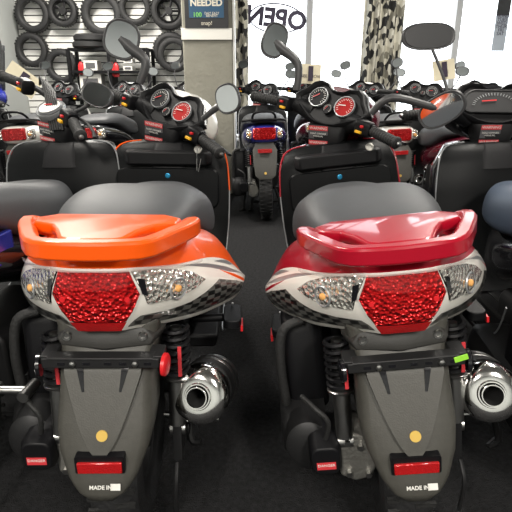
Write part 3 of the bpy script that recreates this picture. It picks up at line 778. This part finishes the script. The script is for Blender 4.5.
def shock(root, x, y, z0, z1, name='rear_shock'):
    b = MB(); b.cyl((x, y, z0), (x, y + .03, z1), .013, 14); b.cyl((x, y - .002, z0 + .01), (x, y + .012, (z0 + z1) / 2), .02, 16)
    b.lathe((x, y + .012, (z0 + z1) / 2), (0, .15, 1), [(.03, 0), (.032, .006), (.02, .014)], 20)
    b.cyl((x - .018, y, z0 - .005), (x + .018, y, z0 - .005), .016, 14)
    s = b.build(name, 'steel', root)
    P = []; zm = (z0 + z1) / 2 + .01; n = 90; turns = 7
    for k in range(n + 1):
        t = k / n; a = t * turns * 2 * math.pi; P.append((x + .027 * math.cos(a), y + .014 + .018 * t + .027 * math.sin(a), zm + (z1 - zm) * t))
    MB().tube(P, .006, 6).build('spring', 'black', s)
    MB().box((x + .012, y - .016, zm + .05), (.008, .004, .075)).build('red_label', 'sticker_red', s)

def engine(root, sticker=True):
    # left-side transmission case
    b = MB(); X0 = -.235
    poly = rrect(.50, .15, .07, 6)
    T = axes((X0, .36, .30), (0, 1, .1), (0, -.1, 1))
    b.rings([[(p[0] * k, p[1] * k, z) for p in poly] for z, k in ((-.07, .97), (-.02, 1), (.025, .98), (.045, .86))][::1], T=T @ Matrix.Rotation(math.pi, 4, 'Y'))
    e = b.build('transmission_case', 'darkmetal', root, angle=50)
    b = MB(); b.rings([[(x, y, z) for x, y in rrect(.11 * k, .20 * k, .03, 4, -.205, .30)] for z, k in ((.33, 1), (.36, 1.0), (.55, .95), (.575, .8))]); b.build('air_box', 'black', root, bevel=.004)
    MB().tube([(-.262, .19, .36), (-.265, .185, .48), (-.25, .19, .57), (-.2, .2, .59)], .012, 10, 5).build('breather_hose', 'rubber', root)
    b = MB(); b.lathe((-.215, .10, .295), (0, -1, 0), [(.075, -.06), (.07, .0), (.055, .012), (.02, .016)], 28, ex=.8); b.build('fan_cover', 'darkmetal', root)
    b = MB(); b.rings([[(x, y, z) for x, z in rrect(.075 * k, .085 * k, .02, 4, -.178, .305)] for y, k in ((.16, 1), (.045, 1), (.03, .85))]); d = b.build('gear_cover', 'black', root, bevel=.003)
    if sticker:
        MB().box((-.178, .0285, .295), (.044, .001, .020)).build('red_sticker', 'sticker_red', d)
        text('sticker_lettering', 'DANGER', .010, axes((-.178, .0275, .297), (1, 0, 0), (0, 0, 1)), 'paper', d, ext=.0002)
    b = MB(); b.rings([[(x, y, z) for x, z in ((-.145, .235), (-.11, .215), (-.07, .225), (-.055, .27), (-.085, .345), (-.125, .36), (-.145, .32))] for y in (.06, .16)]); b.build('gear_case', 'alloy', root, bevel=.006)
    for x, z in ((-.125, .335), (-.095, .32), (-.08, .24), (-.125, .245)): MB().cyl((x, .048, z), (x, .07, z), .008, 6).build('case_bolt', 'steel', root)
    b = MB(); b.rings([[(x, y, z) for x, z in rrect(.22, .2, .04, 4, 0, .33)] for y in (.38, .75)]); b.build('engine_block', 'darkmetal', root, bevel=.01)
    b = MB(); b.tube([(-.175, .06, .34), (-.165, .05, .40), (-.19, .06, .43), (-.22, .10, .44)], .006, 8, 5); b.build('hose', 'rubber', root)
    shock(root, -.128, .07, .335, .585); shock(root, .135, .10, .335, .585)
    b = MB(); b.cyl((.10, .22, .24), (.15, .22, .24), .02, 14); b.box((.135, .16, .30), (.02, .16, .10)); b.tube([(.135, .06, .26), (.135, .03, .22), (.13, .05, .12)], .005, 8, 4); b.build('swing_arm', 'darkmetal', root)
    b = MB(); b.tube([(-.16, .62, .24), (-.19, .55, .10), (-.20, .45, .03), (-.24, .43, .012)], .010, 8, 4); b.tube([(-.24, .43, .012), (-.19, .47, .012)], .012, 8); b.build('side_stand', 'darkmetal', root)
    b = MB()
    for s in (-1, 1): b.tube([(s * .08, .5, .22), (s * .12, .48, .1), (s * .13, .44, .016), (s * .16, .43, .012)], .012, 8, 4)
    b.tube([(-.12, .48, .08), (.12, .48, .08)], .010, 8); b.build('centre_stand', 'darkmetal', root)

def front_fairing(root, S, m='white'):
    """headlight nacelle carried in front of the bars"""
    F = S @ axes((0, .0, .02), (1, 0, 0), (0, .5, .87)); b = MB(F); rg = []
    for z, hx, up, dn in ((-.02, .158, .10, -.06), (-.07, .17, .125, -.08), (-.12, .15, .11, -.09), (-.16, .09, .04, -.08), (-.18, .04, .0, -.05)):
        rg.append([(hx * 1.12 * math.cos(a), (up if math.sin(a) > 0 else -dn) * math.sin(a), z) for a in [2 * math.pi * k / 24 for k in range(24)]])
    b.rings(rg); b.build('headlight_nacelle', m, root, angle=60)

def hero(name, X0, lean, yaw, color, steer, label, mirrors, side_ref, green, keys, piping, fairing):
    root = empty(name, (X0, .894, 0), (0, R(lean), R(yaw)), label, 'scooter', 'scooters in the front row')
    S = steer_matrix(steer, z=.98 if color == 'orange' else 1.0)
    tail_shell(root, color); grab_rail(root, color); mudguard(root, bracket_side=side_ref, green=green)
    seat(root); muffler(root, x=.186 if color == 'orange' else .212, z=.425 if color == 'orange' else .415, r=.070); engine(root); wheel(root, .20, .235, .12)
    legshield(root, piping, keys=keys); column(root, S); cowl(root, S); bars(root, S); front_end(root, 'gloss'); front_fairing(root, S, fairing)
    for s in (-1, 1):   # folded passenger foot pegs
        b = MB(); b.rings([[(s * x, y, z) for x, y in rrect(.05, .11, .018, 4, .262, .36)] for z in (.485, .51)]); b.tube([(s * .15, .36, .49), (s * .25, .36, .495)], .012, 8); p_ = b.build('foot_peg', 'black', root, bevel=.003)
        MB().box((s * .288, .335, .485), (.006, .05, .016)).build('peg_reflector', 'redplastic', p_)
    for mm in mirrors: mirror_part(root, *mm[0], **mm[1])
    return root

def LP(u, v, Y, X0): # photo point at its own depth, in the scooter's frame
    x, y, z = inv(u, v, Y); return (x - X0, y - .894, z)
# ------------------------------------------------------------------ the two scooters nearest
hero('motor_scooter', -.325, 1, 1.8, 'orange', -42, 'orange and white scooter with checkered tail panels and red tail light',
     [(((-.13, 1.27, 1.10), (-.195, 1.29, 1.265), (.15, -1, .05)), dict(rx=.068, ry=.074, stem_r=.016, bend=(.06, .0, .0), neck=1.9, rot=.3, gm='mirror')),
      (((.14, 1.06, .98), (.235, 1.02, 1.055), (-.35, -1, .1)), dict(rx=.046, ry=.052, stem_r=.010, bend=(.0, 0, .0), rot=-.3, neck=1.5))],
     'redplastic', False, True, 'orange', 'white')
hero('motor_scooter', .375, -7, -2.5, 'red', -44, 'dark red and white scooter with checkered tail panels and red tail light',
     [(((-.13, 1.27, 1.10), (-.20, 1.29, 1.30), (.25, -1, .0)), dict(rx=.050, ry=.066, stem_r=.014, bend=(.05, .0, .0), neck=1.9, rot=.5)),
      (((.13, 1.04, .99), (.375, 1.0, .975), (-.5, -.86, -.06)), dict(rx=.085, ry=.052, stem_r=.013, bend=(-.05, 0, .055), rot=-.45, neck=1.3))],
     'gloss', True, False, 'red', 'burgundy')

# ------------------------------------------------------------------ plainer scooters
def plain(name, X, Y, yaw, lean, color, steer, label, group, light='lens_flat', rack=True, seat_m='seat', shield_p='silver', dash_red=False, flapc='fender', mirrors=True, naked=False, nacelle=None, tailk=1.0, gauges=True, glove=False, muf=True, panel=None, mirror_set=None, pod=None, screen=False, wide=False):
    root = empty(name, (X, Y, 0), (0, R(lean), R(yaw)), label, 'scooter', group)
    S = steer_matrix(steer)
    st = [(0, .08, .665, .775), (.02, .125, .655, .785), (.10, .155, .63, .79), (.25, .185, .60, .78), (.42, .20, .57, .74), (.6, .2, .5, .68), (.8, .17, .42, .66), (.93, .1, .38, .66)]
    b = MB(); b.rings([[(x * hw * tailk, y, z0 + (z1 - z0) * z) for x, z in ((-.8, .1), (-1, .45), (-.92, .8), (-.55, 1), (.55, 1), (.92, .8), (1, .45), (.8, .1), (.4, 0), (-.4, 0))] for y, hw, z0, z1 in st]); b.build('body_shell', color, root, sub=2)
    b = MB(); b.rings([[(x, y, z) for x, z in rrect(.17 * k, .085 * k, .02, 4, 0, .725)] for y, k in ((.03, 1.1), (-.006, 1.05), (-.016, .95))]); b.build('tail_light', 'lens', root)
    for s in (-1, 1):
        b = MB(); b.rings([[(s * (x0 + x), y + abs(x0) * .25, z) for x, z in rrect(.05 * k, .07 * k, .015, 3, 0, .72)] for y, k, x0 in ((.05, 1.1, .11), (-.005, 1, .118), (-.018, .8, .118))]); o = b.build('turn_signal', 'clear', root)
        MB().ell((s * .118, .005, .72), (.012, .012, .012), seg=10, rg=6).build('amber_bulb', 'amber', o)
    if panel:
        for s in (-1, 1):
            rows = [[(s * (.165 + .03 * t + .004 + (.012 if 0 < j < 2 else 0)) * tailk, .12 + .35 * t, .64 + .1 * j / 2 - .03 * t) for t in [k / 6 for k in range(7)]] for j in range(3)]
            MB().grid(rows).build('side_graphic', panel, root, solid=.004)
    b = MB(); b.rings([[(x, y, z) for x, z in rrect(2 * hw, .006, .002, 2, 0, zz)] for y, hw, zz in ((.03, .07, .65),)] * 1 + [[(x, y + .0 * x, z) for x, z in rrect(2 * hw, .006, .002, 2, 0, zz)] for y, hw, zz in ((.0, .095, .60), (-.03, .09, .50), (-.055, .08, .41), (-.06, .05, .385))])
    fl = b.build('mud_flap', flapc, root, bevel=.002)
    b = MB(); b.box((0, -.045, .60), (.11, .02, .03)); b.build('number_plate_lamp', 'lens_flat', root, bevel=.003)
    b = MB(); b.lathe((0, -.064, .43), (0, -1, .2), [(.010, -.004), (.010, .001)], 12); b.build('round_sticker', 'gold', root)
    if rack:
        b = MB(); b.tube([(-.17, .1, .815), (-.13, .04, .825), (0, .03, .828), (.13, .04, .825), (.17, .1, .815)], .009, 8, 3); b.tube([(-.09, .12, .82), (-.085, .06, .86), (-.05, .03, .885), (.05, .03, .885), (.085, .06, .86), (.09, .12, .82)], .009, 8, 3)
        b.box((0, .12, .815), (.2, .16, .012)); b.build('rear_rack', 'black', root)
    seat(root, seat_m, dz=.005)
    if muf: muffler(root, x=.20, y0=.1, z=.36, r=.05, L=.3)
    wheel(root, .20, .225, .11); engine(root, False)
    legshield(root, shield_p, glove=glove, outer=color, keys=False)
    column(root, S, sticker=True)
    if pod:
        b = MB(S); b.lathe((-.01, -.06, -.005), (0, -.6, 1), [(.03, -.06), (.052, -.03), (.060, 0), (.057, .008), (.050, .005)], 30, up=(0, 1, 0)); b.build('instrument_pod', 'silver', root)
        gauge(root, S @ axes((-.01, -.064, .002), (1, 0, 0), (0, .86, .51)), 0, 0, .046, 'paper')
    else:
        F = cowl(root, S, gauges=not wide, red=dash_red, trim='silver' if color != 'burgundy' else 'burgundy')
    if wide:
        b = MB(F); b.rings([[(x * k, .018 + y * k - .012 * (x / .1) ** 2, z_) for x, y in rrect(.22, .085, .04, 5)] for z_, k in ((.003, 1.04), (.011, 1.02), (.012, .96), (.008, .95))]); g = b.build('gauge_ring', 'darkmetal', root)
        t = MB(F)
        for k in range(21):
            a = R(10 + 160 * k / 20); t.box((math.cos(a) * .075, -.012 + math.sin(a) * .05, .0125), (.010, .0016, .001), rz=a)
        t.build('tick_marks', 'silver', g); MB(F).box((-.02, .012, .0135), (.05, .004, .002), rz=R(5)).build('needle', 'redplastic', g)
    bars(root, S, naked=naked)
    front_end(root, color)
    if nacelle: front_fairing(root, S, nacelle)
    if screen:
        rows = [[(x * (1 - .35 * t), .10 + .05 * t - .25 * x * x, .06 + .36 * t) for x in [-.17 + .34 * k / 10 for k in range(11)]] for t in [k / 6 for k in range(7)]]
        b = MB(S); b.grid(rows); b.build('windscreen', 'smoke', root, solid=.003)
    if mirror_set is not None:
        for mm in mirror_set: mirror_part(root, *mm[0], **mm[1])
    elif mirrors:
        for s in (-1, 1):
            base = S @ Vector((s * .17, -.02, .01)); hd = S @ Vector((s * .26, .02, .22))
            mirror_part(root, base, hd, (-s * .2, -1, .05), rx=.052, ry=.036, stem_r=.005, bend=(s * .02, 0, .0), rot=s * .2)
    return root

# scooters at the picture's edges, same row
SL = plain('motor_scooter', -.86, .90, -5, -1, 'gloss', -44, 'black scooter with bare cabled handlebars, a round white speedometer and a grey seat', 'scooters in the front row',
      naked=True, pod=True, rack=False, seat_m='seat', nacelle=None, shield_p='silver', glove=False, muf=False,
      mirror_set=[(((.09, 1.10, 1.0), (.20, 1.06, 1.06), (-.1, -1, .35)), dict(rx=.062, ry=.042, stem_r=.007, rot=.35, bend=(.0, 0, -.01), gm='mirror'))])
b = MB(); 
for k in range(6):
    b.tube([(-.20 + k * .006, 1.42, 1.10 + .004 * k), (-.14 + .01 * k, 1.32, 1.13 - .012 * k), (-.07 + .008 * k, 1.2, 1.04), (-.03 + .01 * k, 1.12, .93)], .0045, 6, 6)
b.build('control_cable', 'rubber', SL)
b = MB(); b.tube([(.16, .08, .455), (.26, .09, .45), (.345, .10, .445)], .010, 10, 3); b.cyl((.345, .07, .445), (.345, .13, .445), .013, 12); b.cyl((.27, .06, .45), (.27, .11, .45), .011, 8)
b.build('kick_lever', 'steel', SL)
b = MB(); b.rings([[(x, y, z) for x, y in rrect(.02, .30, .008, 3, .172, .26)] for z in (.655, .735)])
lp_ = b.build('blue_side_panel', 'blue', SL, bevel=.004)
text('side_lettering', 'Rugby', .05, axes((.1835, .26, .70), (0, -1, 0), (0, 0, 1)) if False else axes((.1835, .26, .70), (0, 1, 0), (0, 0, 1)), 'paper', SL)

SR = plain('motor_scooter', .985, .88, 0, -2, 'gloss', -6, 'black scooter with a blue-grey seat and dark tail, beside the dark red one', 'scooters in the front row',
      rack=False, seat_m='seat_blue', shield_p='silver', glove=False, muf=False, nacelle='gloss', panel='burgundy', wide=True,
      mirror_set=[(((-.17, 1.20, 1.0), (-.25, 1.30, 1.29), (.05, -1, .1)), dict(rx=.105, ry=.05, stem_r=.006, rot=.0, bend=(.02, 0, -.02), gm='mirror_back')),
                  (((.17, 1.15, 1.02), (.30, 1.2, 1.23), (-.1, -1, .1)), dict(rx=.09, ry=.05, stem_r=.006))])

# second row
G2 = 'scooters in the second row'
plain('motor_scooter', -1.80, 3.88, 0, -3, 'white', -25, 'white scooter with a red tail light, standing against the left wall', G2)
plain('motor_scooter', -1.27, 3.9, -4, -3, 'gloss', -20, 'glossy black scooter with clear signals, just behind the cabled handlebars', G2, rack=False, nacelle='silver')
plain('motor_scooter', -.60, 4.2, 0, -3, 'silver', -30, 'silver scooter mostly hidden behind the orange scooter\'s instruments', G2, nacelle='white')
plain('motor_scooter', .09, 3.95, 0, -2, 'blue', -30, 'dark blue scooter with a tail rack, seen in the gap between the two nearest scooters', G2)
plain('motor_scooter', .60, 4.45, 0, -2, 'burgundy', -25, 'burgundy scooter mostly hidden behind the dark red scooter\'s instruments', G2, nacelle='burgundy')
plain('motor_scooter', 1.12, 3.85, 0, -3, 'white', -25, 'white scooter with a red tail light and rack, below the middle curtain', G2, nacelle='white')
plain('motor_scooter', 1.50, 3.15, 3, -3, 'burgundy', -25, 'burgundy scooter with a glossy side, between the white one and the black dash', G2, rack=False, muf=False)
plain('motor_scooter', 2.25, 3.9, 0, -3, 'gloss', -25, 'black scooter near the window behind the stickered black dashboard', G2, nacelle='silver')
plain('motor_scooter', -2.30, 3.3, 0, -3, 'gloss', -30, 'dark scooter with a smoked screen and blue stripe, cut off beside the left wall', G2, nacelle='blue', screen=True, muf=False, mirror_set=[(((.15, 1.2, 1.02), (.22, 1.1, 1.37), (.2, -1, 0)), dict(rx=.075, ry=.085, stem_r=.009, neck=1.5, rot=.2))])

# ------------------------------------------------------------------ tags hung on the scooters
def hangtag(u, v, Y, w_, h, lab, rot=0, txt=None, hole=True):
    x, y, z = inv(u, v, Y); r = empty('cardboard_tag', (x, y, z), (R(-8), R(rot), R(8)), lab, 'tag', 'cardboard hang tags')
    MB().box((0, 0, 0), (w_, .002, h)).build('card', 'card', r)
    if txt: text('lettering', txt, h * .22, axes((0, -.002, -.01), (1, 0, 0), (0, 0, 1)), 'ink', r, ext=.0003)
    if hole: MB().box((w_ * .02, -.004, h * .02), (w_ * .22, .004, h * .75)).build('strap', 'ink', r)
    return r
hangtag(310, 74, 2.42, .10, .085, 'beige card tag behind the dark red scooter\'s instruments', 3, 'FREE   NOW')
hangtag(444, 70, 2.35, .10, .085, 'beige card tag below the wide dark mirror near the window', -8, 'FREE')
hangtag(22, 80, 2.55, .16, .10, 'tilted beige card tag beside the slim tire and blue stripe', 38, None)
